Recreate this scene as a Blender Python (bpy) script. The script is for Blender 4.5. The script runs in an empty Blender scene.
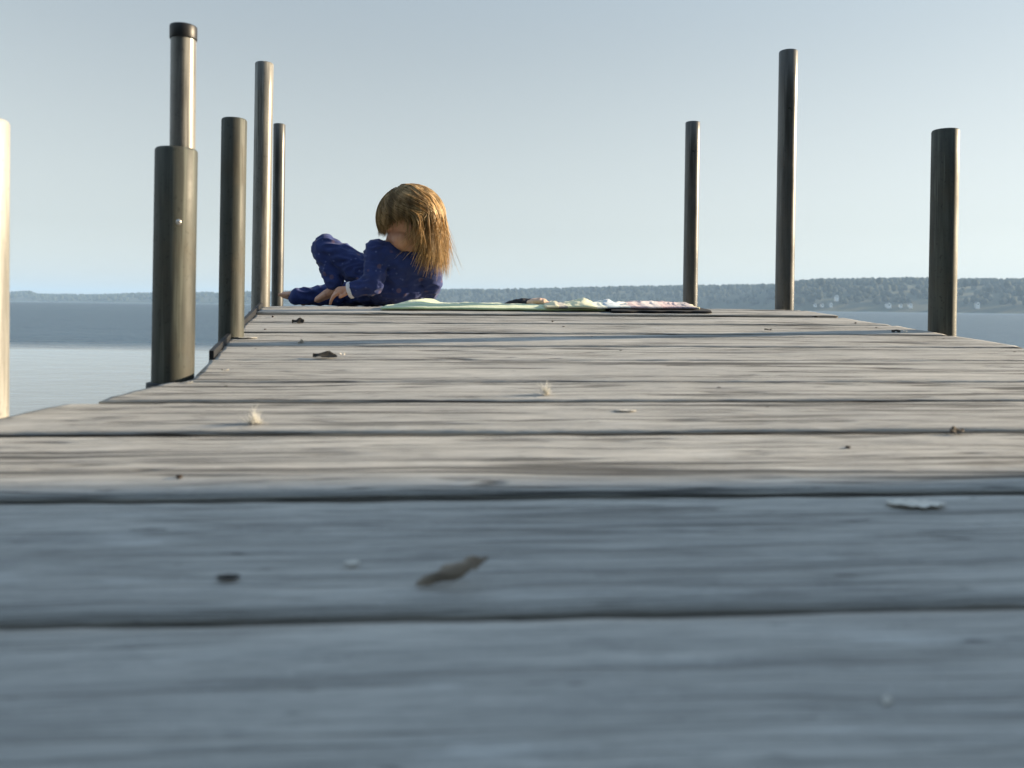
import bpy, bmesh, math, random
from mathutils import Vector, Matrix, noise
R = math.radians
random.seed(7)
scene = bpy.context.scene
C = scene.collection

# ------------------------------------------------------------------ camera
F, W, H = 810.0, 1024, 768          # focal length in pixels of the frame
HOR, ROLL, ZC = 307.0, 0.012, 0.85  # horizon row, roll, eye height above water
cd = bpy.data.cameras.new('camera'); cam = bpy.data.objects.new('camera', cd); C.objects.link(cam)
cd.sensor_width = 36; cd.lens = F / W * 36; cd.shift_y = -(H/2 - HOR) / W
cd.clip_start = 0.02; cd.clip_end = 60000
cam.matrix_world = Matrix(((math.cos(ROLL), -math.sin(ROLL), 0, 0), (0, 0, -1, 0),
                           (math.sin(ROLL), math.cos(ROLL), 0, ZC), (0, 0, 0, 1)))
cd.dof.use_dof = True; cd.dof.focus_distance = 2.15; cd.dof.aperture_fstop = 6.8
scene.camera = cam

# ------------------------------------------------------------------ light
SUN_EL, SUN_AZ = 14.5, 76.0         # azimuth clockwise from +Y
w = bpy.data.worlds.new('World'); scene.world = w; w.use_nodes = True
nt = w.node_tree; bg = nt.nodes['Background']
sky = nt.nodes.new('ShaderNodeTexSky'); sky.sky_type = 'NISHITA'; sky.sun_disc = False
sky.sun_elevation = R(SUN_EL); sky.sun_rotation = R(SUN_AZ)
sky.air_density = 1.0; sky.dust_density = 0.35; sky.ozone_density = 2.0; sky.altitude = 100
# morning haze: the sky pales to grey near the horizon and is bluer overhead
wc = nt.nodes.new('ShaderNodeTexCoord'); wx = nt.nodes.new('ShaderNodeSeparateXYZ'); nt.links.new(wc.outputs['Generated'], wx.inputs[0])
def mr(lo, hi, a0, a1):
    m = nt.nodes.new('ShaderNodeMapRange'); m.interpolation_type = 'SMOOTHSTEP'; nt.links.new(wx.outputs['Z'], m.inputs['Value'])
    for k, v in zip(('From Min', 'From Max', 'To Min', 'To Max'), (lo, hi, a0, a1)): m.inputs[k].default_value = v
    return m.outputs[0]
hsv = nt.nodes.new('ShaderNodeHueSaturation')
nt.links.new(mr(.05, .75, .30, 1.0), hsv.inputs['Saturation']); nt.links.new(mr(.28, .8, 1.0, 1.65), hsv.inputs['Value'])
tint = nt.nodes.new('ShaderNodeMix'); tint.data_type = 'RGBA'; tint.blend_type = 'MULTIPLY'; tint.inputs[0].default_value = 1
tint.inputs[7].default_value = (.985, 1.0, .955, 1)
gam = nt.nodes.new('ShaderNodeGamma'); gam.inputs[1].default_value = .62   # thin overcast evens the sky out
nt.links.new(sky.outputs[0], gam.inputs[0]); nt.links.new(gam.outputs[0], hsv.inputs['Color']); nt.links.new(hsv.outputs[0], tint.inputs[6]); nt.links.new(tint.outputs[2], bg.inputs[0])
bg.inputs[1].default_value = 0.128
sl = bpy.data.lights.new('sun', 'SUN'); sl.energy = 5.0; sl.angle = R(0.53); sl.color = (1, 0.81, 0.56)
so = bpy.data.objects.new('sun', sl); C.objects.link(so)
sd = Vector((math.sin(R(SUN_AZ))*math.cos(R(SUN_EL)), math.cos(R(SUN_AZ))*math.cos(R(SUN_EL)), math.sin(R(SUN_EL))))
so.rotation_euler = sd.to_track_quat('Z', 'Y').to_euler()
so.location = (30, 0, 20)
vs = scene.view_settings; vs.view_transform = 'Standard'; vs.look = 'None'; vs.gamma = 1; vs.exposure = 1.2
scene.cycles.volume_bounces = 1; scene.cycles.max_bounces = 6
scene.cycles.volume_step_rate = 10

# ------------------------------------------------------------------ helpers
def P(px, py, Y):
    """point of the place seen at pixel (px, py) and standing Y metres ahead"""
    x, y = px - W/2, py - HOR
    u = x*math.cos(ROLL) + y*math.sin(ROLL); v = y*math.cos(ROLL) - x*math.sin(ROLL)
    return Vector((u*Y/F, Y, ZC - v*Y/F))

def tag(o, label=None, cat=None, group=None, kind=None):
    if label: o['label'] = label
    if cat: o['category'] = cat
    if group: o['group'] = group
    if kind: o['kind'] = kind
    return o

def empty(name, loc):
    o = bpy.data.objects.new(name, None); C.objects.link(o); o.location = loc; o.empty_display_size = .05
    return o

def build(name, bm, m, parent=None, smooth=True, origin=None):
    me = bpy.data.meshes.new(name)
    if origin is None and parent is not None: origin = wloc(parent)
    if origin is not None: bmesh.ops.translate(bm, verts=bm.verts, vec=-Vector(origin))
    bm.normal_update(); bm.to_mesh(me); bm.free()
    for p in me.polygons: p.use_smooth = smooth
    for mm in (m if isinstance(m, (list, tuple)) else [m]): me.materials.append(mm)
    o = bpy.data.objects.new(name, me); C.objects.link(o)
    if parent is not None: o.parent = parent
    elif origin is not None: o.location = origin
    return o

def wloc(o):
    v = o.location.copy()
    while o.parent: o = o.parent; v += o.location
    return v

def bake(o):
    dg = bpy.context.evaluated_depsgraph_get(); dg.update()
    me = bpy.data.meshes.new_from_object(o.evaluated_get(dg)); old = o.data
    o.modifiers.clear(); o.data = me
    for p in me.polygons: p.use_smooth = True
    return o

def ring_tube(bm, pts, rads, n=12, cap=True, squash=None):
    """tapered tube through pts"""
    pts = [Vector(p) for p in pts]; rings = []
    prev = None
    for i, p in enumerate(pts):
        t = (pts[min(i+1, len(pts)-1)] - pts[max(i-1, 0)])
        t = t.normalized() if t.length > 1e-9 else Vector((0, 0, 1))
        if prev is None:
            a = t.orthogonal().normalized()
        else:
            a = (prev - t*prev.dot(t))
            a = a.normalized() if a.length > 1e-6 else t.orthogonal().normalized()
        prev = a; b = t.cross(a)
        rings.append([bm.verts.new(p + (a*math.cos(2*math.pi*k/n) + b*math.sin(2*math.pi*k/n))*rads[i]) for k in range(n)])
    for r0, r1 in zip(rings, rings[1:]):
        for k in range(n): bm.faces.new((r0[k], r0[(k+1) % n], r1[(k+1) % n], r1[k]))
    if cap:
        bm.faces.new(rings[0][::-1]); bm.faces.new(rings[-1])

def ball(bm, c, r, seg=16, scale=(1, 1, 1), rot=None):
    m = Matrix.Translation(Vector(c)) @ (rot.to_matrix().to_4x4() if rot else Matrix()) @ Matrix.Diagonal((*[r*s for s in scale], 1))
    bmesh.ops.create_uvsphere(bm, u_segments=seg, v_segments=seg*3//4, radius=1, matrix=m)

def capsule(bm, pts, rads, n=14):
    """chain of tapered segments with round joints: overlapping shells for a voxel remesh"""
    for i, p in enumerate(pts): ball(bm, p, rads[i], n)
    for i in range(len(pts)-1): ring_tube(bm, [pts[i], pts[i+1]], [rads[i], rads[i+1]], n)

def box(bm, x0, x1, y0, y1, z0, z1, bev=0.0, mtx=None):
    g = bmesh.ops.create_cube(bm, size=1)
    vs_ = g['verts']
    for v in vs_:
        v.co = Vector((x0 + (v.co.x+.5)*(x1-x0), y0 + (v.co.y+.5)*(y1-y0), z0 + (v.co.z+.5)*(z1-z0)))
    if bev:
        es = list({e for v in vs_ for e in v.link_edges})
        r = bmesh.ops.bevel(bm, geom=es, offset=bev, segments=2, affect='EDGES', profile=.5)
        vs_ = list({v for f in r['faces'] for v in f.verts} | {v for v in vs_ if v.is_valid})
    if mtx:
        for v in vs_: v.co = mtx @ v.co

def lathe(bm, prof, n=40, base=(0, 0, 0), lean=(0, 0)):
    bx, by, bz = base; rings = []
    for r, z in prof:
        rings.append([bm.verts.new((bx + lean[0]*z + r*math.cos(2*math.pi*k/n), by + lean[1]*z + r*math.sin(2*math.pi*k/n), bz+z)) for k in range(n)])
    for r0, r1 in zip(rings, rings[1:]):
        for k in range(n): bm.faces.new((r0[k], r0[(k+1) % n], r1[(k+1) % n], r1[k]))
    bm.faces.new(rings[0][::-1]); bm.faces.new(rings[-1])

# ------------------------------------------------------------------ materials
class N:
    """terse node builder"""
    def __init__(s, name):
        s.m = bpy.data.materials.new(name); s.m.use_nodes = True; s.t = s.m.node_tree
        s.b = s.t.nodes['Principled BSDF']; s.out = s.t.nodes['Material Output']
    def n(s, typ, **kw):
        x = s.t.nodes.new('ShaderNode' + typ)
        for k, v in kw.items():
            if k[0] == '_': setattr(x, k[1:], v)
            else:
                key = int(k[1:]) if k[0] == 'i' and k[1:].isdigit() else k.replace('0', ' ')
                if isinstance(v, bpy.types.NodeSocket): s.t.links.new(v, x.inputs[key])
                else: x.inputs[key].default_value = v
        return x
    def link(s, a, b): s.t.links.new(a, b)
    def set(s, **kw):
        for k, v in kw.items():
            k = k.replace('_', ' ')
            if isinstance(v, bpy.types.NodeSocket): s.link(v, s.b.inputs[k])
            else: s.b.inputs[k].default_value = v
        return s
    def mapping(s, src, scale=(1, 1, 1), loc=(0, 0, 0)):
        m = s.n('Mapping'); s.link(src, m.inputs[0]); m.inputs['Scale'].default_value = scale; m.inputs['Location'].default_value = loc
        return m.outputs[0]
    def noise(s, vec, scale, detail=4, rough=.55, dist=0.0):
        return s.n('TexNoise', Vector=vec, Scale=scale, Detail=detail, Roughness=rough, Distortion=dist).outputs['Fac']
    def ramp(s, fac, stops):
        r = s.n('ValToRGB', Fac=fac); e = r.color_ramp.elements
        while len(e) < len(stops): e.new(.5)
        for el, (p, c) in zip(e, stops):
            el.position = p; el.color = (c, c, c, 1) if isinstance(c, (int, float)) else (*c, 1)
        return r.outputs[0]
    def math(s, op, a, b=None, c=None):
        x = s.n('Math', _operation=op)
        for i, v in enumerate((a, b, c)):
            if v is None: continue
            if isinstance(v, bpy.types.NodeSocket): s.link(v, x.inputs[i])
            else: x.inputs[i].default_value = v
        return x.outputs[0]
    def mix(s, fac, a, b, mode='MIX'):
        x = s.n('Mix', _data_type='RGBA', _blend_type=mode)
        for key, v in ((0, fac), (6, a), (7, b)):
            if isinstance(v, bpy.types.NodeSocket): s.link(v, x.inputs[key])
            else: x.inputs[key].default_value = v if key == 0 else (*v, 1)
        return x.outputs[2]
    def bump(s, h, strength=.5, dist=.002):
        return s.n('Bump', Height=h, Strength=strength, Distance=dist).outputs[0]
    def obj(s): return s.n('TexCoord').outputs['Object']
    def uv(s): return s.n('TexCoord').outputs['UV']

def simple(name, col, rough=.6, metal=0.0, vary=.25, scale=30, bump=.15):
    a = N(name); o = a.obj(); nz = a.noise(o, scale, 5)
    dk = tuple(c*(1-vary) for c in col); lt = tuple(min(1, c*(1+vary)) for c in col)
    a.set(Base_Color=a.mix(a.ramp(nz, [(.3, 0), (.7, 1)]), dk, lt), Roughness=rough, Metallic=metal, Normal=a.bump(nz, bump))
    return a.m

def wood_mat():
    a = N('weathered_wood'); uv = a.uv()
    wrp = a.n('VectorMath', _operation='MULTIPLY_ADD'); a.link(a.n('TexNoise', Vector=a.mapping(uv, (3, 6, 1)), Scale=1.0, Detail=2.0).outputs['Color'], wrp.inputs[0])
    wrp.inputs[1].default_value = (0, .022, 0); a.link(uv, wrp.inputs[2]); wv = wrp.outputs[0]
    big = a.noise(a.mapping(uv, (2.2, 8, 1)), 1.0, 5, .62)
    grain = a.noise(a.mapping(wv, (5, 75, 1)), 1.0, 7, .68, .3)
    fine = a.noise(a.mapping(wv, (22, 330, 1)), 1.0, 5, .65)
    blotch = a.noise(a.mapping(uv, (9, 24, 1), (3, 9, 0)), 1.0, 7, .72)
    wear = a.noise(a.mapping(wv, (7, 38, 1), (11, 2, 0)), 1.0, 6, .68)
    fleck = a.noise(a.mapping(wv, (20, 120, 1), (1, 8, 0)), 1.0, 3, .6)
    dust = a.noise(uv, 170, 4, .7)
    col = a.mix(a.ramp(grain, [(.33, 0), (.68, 1)]), (.34, .33, .31), (.60, .575, .53))
    col = a.mix(a.ramp(big, [(.40, 0), (.66, .6)]), col, (.35, .34, .322))
    col = a.mix(a.ramp(blotch, [(.54, 0), (.70, .55)]), col, (.25, .248, .243))
    col = a.mix(a.ramp(wear, [(.56, 0), (.70, .7)]), col, (.64, .63, .60))
    col = a.mix(a.ramp(fine, [(.36, .45), (.50, 0)]), col, (.20, .195, .185))
    col = a.mix(a.ramp(fleck, [(.27, .8), (.34, 0)]), col, (.075, .073, .07))
    col = a.mix(a.ramp(dust, [(.60, 0), (.74, .45)]), col, (.66, .65, .62))
    # long drying cracks
    cn = a.noise(a.mapping(wv, (.8, 26, 1), (5, 1, 0)), 1.0, 2, .5, .3)
    cr = a.math('ABSOLUTE', a.math('SUBTRACT', cn, .5))
    msk = a.ramp(a.noise(a.mapping(uv, (1.3, 6, 1), (2, 7, 0)), 1.0, 3), [(.37, 0), (.49, 1)])
    cn2 = a.noise(a.mapping(wv, (2.6, 72, 1), (8, 3, 0)), 1.0, 2, .5, .3)
    cr2 = a.math('ABSOLUTE', a.math('SUBTRACT', cn2, .5))
    msk2 = a.ramp(a.noise(a.mapping(uv, (2.6, 11, 1), (6, 1, 0)), 1.0, 3), [(.43, 0), (.53, 1)])
    crack = a.math('MAXIMUM', a.math('MULTIPLY', a.ramp(cr, [(.005, 1), (.020, 0)]), msk), a.math('MULTIPLY', a.ramp(cr2, [(.006, .9), (.026, 0)]), msk2))
    sy = a.n('SeparateXYZ'); a.link(a.obj(), sy.inputs[0])      # the boards nearest the shore are newer and less split
    age = a.n('MapRange', _interpolation_type='SMOOTHSTEP', Value=sy.outputs[1])
    for k, v in zip(('From Min', 'From Max', 'To Min', 'To Max'), (-.55, -.35, .35, 1)): age.inputs[k].default_value = v
    crack = a.math('MULTIPLY', crack, age.outputs[0])
    col = a.mix(a.math('MULTIPLY', crack, .85), col, (.035, .034, .033))
    # knots
    vo = a.n('TexVoronoi', Vector=a.mapping(uv, (2.1, 9, 1)), Scale=1.0, Randomness=1.0)
    kn = a.ramp(vo.outputs['Distance'], [(.05, 1), (.11, 0)])
    col = a.mix(a.math('MULTIPLY', kn, .75), col, (.085, .078, .07))
    h = a.math('ADD', a.math('MULTIPLY', grain, .8), a.math('MULTIPLY', fine, .5))
    h = a.math('SUBTRACT', h, a.math('MULTIPLY', crack, 1.2))
    h = a.math('ADD', h, a.math('MULTIPLY', blotch, .5))
    a.set(Base_Color=col, Roughness=.82, Normal=a.bump(h, .7, .003))
    a.b.inputs['Specular IOR Level'].default_value = .25
    return a.m

def metal_mat(name, base, rough, metal, stain, spec=.7):
    a = N(name); o = a.obj()
    st = a.noise(a.mapping(o, (60, 60, 5)), 1.0, 5, .6); bl = a.noise(o, 14, 5, .65); sp = a.noise(o, 160, 3)
    col = a.mix(a.ramp(st, [(.35, 0), (.7, 1)]), tuple(c*.42 for c in base), tuple(c*1.2 for c in base))
    col = a.mix(a.math('MULTIPLY', a.ramp(bl, [(.5, 0), (.72, 1)]), stain), col, (.09, .075, .05))
    col = a.mix(a.ramp(sp, [(.60, 0), (.68, .6)]), col, tuple(c*.35 for c in base))
    drip = a.noise(a.mapping(o, (130, 130, 3.5), (2, 5, 1)), 1.0, 3, .6)
    col = a.mix(a.ramp(drip, [(.56, 0), (.66, .7)]), col, tuple(min(.6, c*1.9) for c in base))
    a.set(Base_Color=col, Metallic=metal, Roughness=a.ramp(bl, [(.3, rough-.06), (.75, rough+.14)]), Normal=a.bump(sp, .06, .001))
    a.b.inputs['Specular IOR Level'].default_value = spec
    return a.m

WOOD = wood_mat()
PIPE = metal_mat('galvanised_pipe', (.07, .073, .07), .33, .0, .35)
POST = metal_mat('weathered_post_metal', (.07, .076, .064), .55, .0, .5, .4)
PALE = metal_mat('pale_pipe_metal', (.21, .203, .18), .36, .0, .2)
LITPIPE = metal_mat('sunlit_pipe', (.46, .45, .41), .4, .0, .12)  # pipe metal copy lightened for the sunlit post; sunlight put in the colour
DARKSTEEL = simple('dark_steel', (.02, .022, .026), .6, .3)
BLACKCAP = simple('black_plastic', (.012, .012, .013), .45)
BOLT = simple('bolt_metal', (.55, .53, .5), .35, .8)

# ------------------------------------------------------------------ water, far shore
def water_mat():
    a = N('lake_water'); o = a.obj()
    sep = a.n('SeparateXYZ'); a.link(o, sep.inputs[0]); Y = sep.outputs[1]; X = sep.outputs[0]
    wob = a.noise(a.mapping(o, (.05, .16, 1)), 1.0, 3)
    yy = a.math('ADD', Y, a.math('MULTIPLY', a.math('SUBTRACT', wob, .5), 5.0))
    windy = a.n('MapRange', _interpolation_type='SMOOTHSTEP', Value=yy)
    for k, v in zip(('From Min', 'From Max', 'To Min', 'To Max'), (13.5, 17.5, 0, 1)): windy.inputs[k].default_value = v
    windy = windy.outputs[0]
    n1 = a.noise(a.mapping(o, (1.0, 1.6, 1)), 1.1, 4, .55); n2 = a.noise(a.mapping(o, (1.0, 1.4, 1)), 5.0, 4, .6)
    n3 = a.noise(a.mapping(o, (.05, .35, 1)), 1.0, 4, .6)
    amp = a.math('ADD', .06, a.math('MULTIPLY', windy, a.math('MULTIPLY_ADD', n3, 1.3, .8)))
    h = a.math('MULTIPLY', a.math('ADD', a.math('MULTIPLY', n1, .6), a.math('MULTIPLY', n2, .22)), amp)
    a.set(Base_Color=a.mix(windy, (.20, .225, .24), (.02, .07, .125)), IOR=1.33, Normal=a.bump(h, 1.0, .22),  # paler calm base and darker windy base stand in for reflected sky
          Roughness=a.math('MULTIPLY_ADD', windy, .22, .06))
    return a.m

bm = bmesh.new()
xs = [-9000, -3000, -800, -150, -30, -8, 8, 30, 150, 800, 3000, 9000]; ys = [-60, -8, 2, 8, 14, 25, 50, 120, 400, 1200, 3000, 9000]
g = [[bm.verts.new((x, y, 0)) for x in xs] for y in ys]
for j in range(len(ys)-1):
    for i in range(len(xs)-1): bm.faces.new((g[j][i], g[j][i+1], g[j+1][i+1], g[j+1][i]))
tag(build('lake_water', bm, water_mat()), kind='structure')

# treeline: (pixel column, pixel row) of the skyline of the far woods
SKY = [(-260, 292), (-100, 290), (10, 291), (30, 290), (37, 293), (100, 293.5), (150, 291.5), (215, 291), (330, 289.5), (440, 288), (500, 288), (560, 286.5),
       (620, 285), (690, 284), (760, 283), (788, 282), (797, 278.5), (830, 277.5), (870, 276.5), (900, 276), (950, 277), (1024, 277), (1150, 275), (1300, 278)]
def interp(tab, x):
    for (x0, y0), (x1, y1) in zip(tab, tab[1:]):
        if x <= x1: return y0 + (y1-y0)*max(0, (x-x0))/(x1-x0)
    return tab[-1][1]
def shore_dist(px): return interp([(-260, 3000), (0, 2900), (400, 2300), (760, 1850), (800, 1500), (1300, 1400)], px)
def shore_pt(px, back):
    D = shore_dist(px) + back
    top = P(px, interp(SKY, px), D)
    return Vector((top.x, D, 0)), top.z
PROF = [(0, -1.0), (6, 1.0), (40, .22), (110, .52), (200, .82), (300, 1.0), (420, 1.0), (700, .8)]
def land_h(px, back):
    """height of the ground, tree tops excluded"""
    _, top = shore_pt(px, 300)
    fr = 0
    for (b0, f0), (b1, f1) in zip(PROF, PROF[1:]):
        if back <= b1: fr = f0 + (f1-f0)*(back-b0)/(b1-b0); break
    if back <= 6: return fr
    return max(1.0, (top-13)*fr) if top > 18 else 1.0 + (top-13)*fr
bm = bmesh.new()
pxs = [-260 + 12*i for i in range(131)]
rows = []
for b, _ in PROF:
    rows.append([bm.verts.new((P(px, HOR, shore_dist(px)+b).x, shore_dist(px)+b, land_h(px, b))) for px in pxs])
for r0, r1 in zip(rows, rows[1:]):
    for i in range(len(pxs)-1): bm.faces.new((r0[i], r0[i+1], r1[i+1], r1[i]))
LAND = simple('shore_ground', (.06, .065, .035), .95, 0, .3, .02)
tag(build('far_hills', bm, LAND), kind='structure')

def foliage_mat():
    a = N('forest_leaves'); o = a.obj()
    n1 = a.noise(o, .02, 4, .6); n2 = a.noise(o, .35, 4, .6)
    col = a.mix(a.ramp(n1, [(.35, 0), (.65, 1)]), (.034, .044, .030), (.050, .060, .038))
    col = a.mix(a.ramp(n2, [(.4, .6), (.6, 0)]), col, (.024, .033, .022))
    a.set(Base_Color=col, Roughness=.9); a.b.inputs['Specular IOR Level'].default_value = .15
    return a.m
bm = bmesh.new()
ico = bmesh.new(); bmesh.ops.create_icosphere(ico, subdivisions=2, radius=1)
iv = [v.co.copy() for v in ico.verts]; ifc = [[v.index for v in f.verts] for f in ico.faces]; ico.free()
rnd = random.Random(3)
def crown(c, rx, rz):
    off = Vector((rnd.random()*50, rnd.random()*50, rnd.random()*50)); vv = []
    for q in iv:
        k = 1 + .32*noise.noise(q*1.7 + off)
        vv.append(bm.verts.new((c[0]+q.x*rx*k, c[1]+q.y*rx*k, c[2]+q.z*rz*k)))
    for f in ifc: bm.faces.new([vv[i] for i in f])
for i in range(3400):
    px = rnd.uniform(-240, 1280); back = 330*rnd.random()**1.0 + 8
    if rnd.random() < .35: back = rnd.uniform(250, 340)
    D = shore_dist(px) + back; x = P(px, HOR, D).x
    rx = rnd.uniform(4.5, 7); rz = rnd.uniform(6, 7.6)
    zt = land_h(px, back); lim = shore_pt(px, back)[1] - rz*1.65
    if zt > lim: zt = lim - rnd.random()*1.5
    crown((x, D, zt + rz*.62), rx, rz)
tag(build('far_woods', bm, foliage_mat()), 'hazy wooded far shore running across the whole lake', 'forest', kind='stuff')

# small white houses at the foot of the right-hand shore
HWALL = simple('white_house_paint', (.8, .8, .78), .7, 0, .05, 1); HROOF = simple('house_roof', (.22, .21, .21), .8, 0, .2, 1)
HWIN = simple('house_glass', (.03, .04, .05), .1, 0, .1, 1)
def house(px, py, wid, hgt, label, gable=True):
    D = shore_dist(px) + 26
    p = P(px, py, D); x, z0 = p.x, p.z
    o = empty('lake_house', (x, D, z0))
    b = bmesh.new(); d = wid*1.3; hw = wid/2; ev = hgt*.58
    ring = [(-hw, 0), (hw, 0), (hw, ev), (0, hgt*.93), (-hw, ev)]
    f0 = [b.verts.new((x+a, D-d/2, z0-6+q if q == 0 else z0+q)) for a, q in ring]; f1 = [b.verts.new((x+a, D+d/2, z0-6+q if q == 0 else z0+q)) for a, q in ring]
    b.faces.new(f0[::-1]); b.faces.new(f1)
    for i in range(5): b.faces.new((f0[i], f0[(i+1) % 5], f1[(i+1) % 5], f1[i]))
    build('wall', b, HWALL, o, False)
    b = bmesh.new()
    for s in (-1, 1):
        q = [(0, hgt), (s*(hw+.5), ev-.1), (s*(hw+.5), ev-.4), (0, hgt-.3)]
        a0 = [b.verts.new((x+u, D-d/2-.5, z0+v)) for u, v in q]; a1 = [b.verts.new((x+u, D+d/2+.5, z0+v)) for u, v in q]
        b.faces.new(a0); b.faces.new(a1[::-1])
        for i in range(4): b.faces.new((a0[i], a0[(i+1) % 4], a1[(i+1) % 4], a1[i]))
    bmesh.ops.recalc_face_normals(b, faces=b.faces)
    build('roof', b, HROOF, o, False)
    b = bmesh.new(); box(b, x-hw*.45, x+hw*.45, D-d/2-.12, D-d/2-.01, z0+ev*.3, z0+ev*.75)
    build('window', b, HWIN, o, False)
    tag(o, label, 'house', 'white houses on the far shore')
house(815, 306, 4.5, 6, 'left house of the white trio low on the far shore near the tallest post')
house(822, 306, 5, 5, 'middle white house of the trio low on the far shore, right of the tall post')
house(830.5, 306, 5, 8, 'right and brightest white house of the trio low on the far shore')
house(836.5, 298, 5.5, 6.5, 'white house standing alone higher up the far wooded slope')
house(888, 306, 8, 6.5, 'wide pale house on the far shore left of the rightmost post')
house(900.5, 306, 4.5, 4.5, 'tiny pale house beside the wide one on the far shore')
house(910, 306, 6, 5.5, 'pale house nearest the left side of the rightmost post on the far shore')
house(977, 305.5, 6, 7, 'white house on the far shore right of the rightmost post')

# air
bm = bmesh.new(); box(bm, -9500, 9500, -70, 9500, -4, 140)
hz = N('haze'); hz.t.nodes.remove(hz.b)
pv = hz.t.nodes.new('ShaderNodeVolumePrincipled'); pv.inputs['Color'].default_value = (.50, .72, 1, 1); pv.inputs['Density'].default_value = 1.85e-4
pv.inputs['Anisotropy'].default_value = 0.0
hz.link(pv.outputs[0], hz.out.inputs['Volume'])
tag(build('haze', bm, hz.m, smooth=False), 'pale haze hanging over the lake', 'haze', kind='stuff')

# ------------------------------------------------------------------ pier
DH, DS = .19, .0917                  # deck below the eye, rise of the near ramp
CR, SK = 2.037, .065                 # where the ramp levels out, skew of the boards
def deckz(x, y): return ZC - DH + DS*min(y, CR + SK*x)
def left_x(y): return -.168 - .22*y if y >= 1.055 else max(-1.25, -.400 - (1.055-y)*.43)
def right_x(y): return 1.194 - .22*max(y, .3)
seams = [-4.0+.185*i for i in range(22)]
seams = [s for s in seams if s < .18] + [.219, .4065, .592, .7727, .915, 1.031, 1.21, 1.353, 1.534, 1.696, 1.883, 2.037]
while seams[-1] < 3.8: seams.append(seams[-1] + .145)
pier = empty('pier', (0, 1.0, 0.0))
tag(pier, 'weathered grey board pier rising to its end above the lake', 'pier')
bm = bmesh.new(); uvl = bm.loops.layers.uv.new('UVMap')
rnd = random.Random(11)
PR = []                              # cross profile: (fraction across, height)
for k in range(13):
    t = k/12; PR.append((t, 0))
for bi, (y0, y1) in enumerate(zip(seams, seams[1:])):
    near = -.2 < y0 < 2.2
    L = 240 if near else 40
    gap = rnd.uniform(.0035, .007) if y0 > .7 else .0055
    dz, tilt, cup = rnd.uniform(-.0012, .0012), rnd.uniform(-.0016, .0016), rnd.uniform(-.0016, .0012)
    ou, ov = rnd.uniform(0, 40), rnd.uniform(0, 40); jl, jr = rnd.uniform(-.008, .008), rnd.uniform(-.01, .01)
    sk = SK + rnd.uniform(-.002, .002); seed = Vector((bi*7.3, 0, 0))
    if y0 >= 1.03: jl *= .25; jr *= .3
    grid = []
    ym = (y0+y1)/2
    step = left_x(ym - .2*(y1-y0)) + jl                     # sawn square at the flared end
    for i in range(L+1):
        s = i/L; row = []
        wob0 = .0022*noise.noise(Vector((s*9, bi*3.1, 1))) + .0014*noise.noise(Vector((s*45, bi*3.1, 4))) + .0012*max(0, noise.noise(Vector((s*90, bi*3.1, 14))))
        wob1 = .0022*noise.noise(Vector((s*9, bi*3.1, 9))) + .0014*noise.noise(Vector((s*45, bi*3.1, 6)))
        for k, (t, _) in enumerate(PR):
            ya = y0 + gap/2 + wob0; yb = y1 - gap/2 + wob1
            yy = ya + (yb-ya)*t
            xl = left_x(yy)+jl if y0 >= 1.03 else .22*step + .78*(left_x(yy)+jl)
            xl += .005*noise.noise(Vector((t*6, bi*2.7, 3)))
            xr = right_x(yy)+jr
            x = xl + (xr-xl)*s; y = yy + sk*x
            e = min(t, 1-t)*(yb-ya)
            drop = -.003*max(0, 1-e/.005)**2
            if t == 0: drop = -.0015
            if t == 1: drop = -.004
            z = deckz(x, y) + dz + tilt*(t-.5)*2 + cup*(1-(2*t-1)**2) + drop
            z += .0009*noise.noise(Vector((x*4, t*2, bi*1.7))) + .0005*noise.noise(Vector((x*22, t*9, bi*2.3)))
            row.append((x, y, z, x+ou, yy+ov))
        bot = (row[-1], row[0])
        a0, a1 = row[0], row[-1]                            # far side plumb, near side undercut below a lip so the seams fall dark
        row.append((a1[0], a1[1]-.001, a1[2]-.034, a1[3], a1[4]+.034))
        row.append((a0[0], a0[1]+.010, a0[2]-.034, a0[3], a0[4]-.034))
        row.append((a0[0], a0[1]+.009, a0[2]-.010, a0[3], a0[4]-.012))
        grid.append([(bm.verts.new(q[:3]), q[3:]) for q in row])
    n = len(grid[0])
    def face(cs):
        f = bm.faces.new([c[0] for c in cs])
        for lp, c in zip(f.loops, cs): lp[uvl].uv = c[1]
    for r0, r1 in zip(grid, grid[1:]):
        for k in range(n): face((r0[k], r1[k], r1[(k+1) % n], r0[(k+1) % n]))
    face(grid[0]); face(grid[-1][::-1])
deck = build('decking', bm, WOOD, pier)
bm = bmesh.new()
# stringers under the boards, along the pier
def beam(xf, name):
    b = bmesh.new(); u = b.loops.layers.uv.new('UVMap'); rings = []
    for y in [-4 + .2*i for i in range(40)]:
        x = xf(y); z = deckz(x, y) - .048
        rings.append([b.verts.new((x+a, y, z+c)) for a, c in ((-.02, 0), (.02, 0), (.02, -.14), (-.02, -.14))])
    for r0, r1 in zip(rings, rings[1:]):
        for k in range(4): b.faces.new((r0[k], r0[(k+1) % 4], r1[(k+1) % 4], r1[k]))
    b.faces.new(rings[0]); b.faces.new(rings[-1][::-1])
    bmesh.ops.recalc_face_normals(b, faces=b.faces)
    for f in b.faces:
        for l in f.loops: l[u].uv = (l.vert.co.y, l.vert.co.z + l.vert.co.x)
    build(name, b, WOOD, pier, False)
bm.free()
beam(lambda y: -.168-.22*y + .05, 'stringer'); beam(lambda y: .47-.22*y, 'stringer'); beam(lambda y: 1.194-.22*y - .06, 'stringer')
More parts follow.
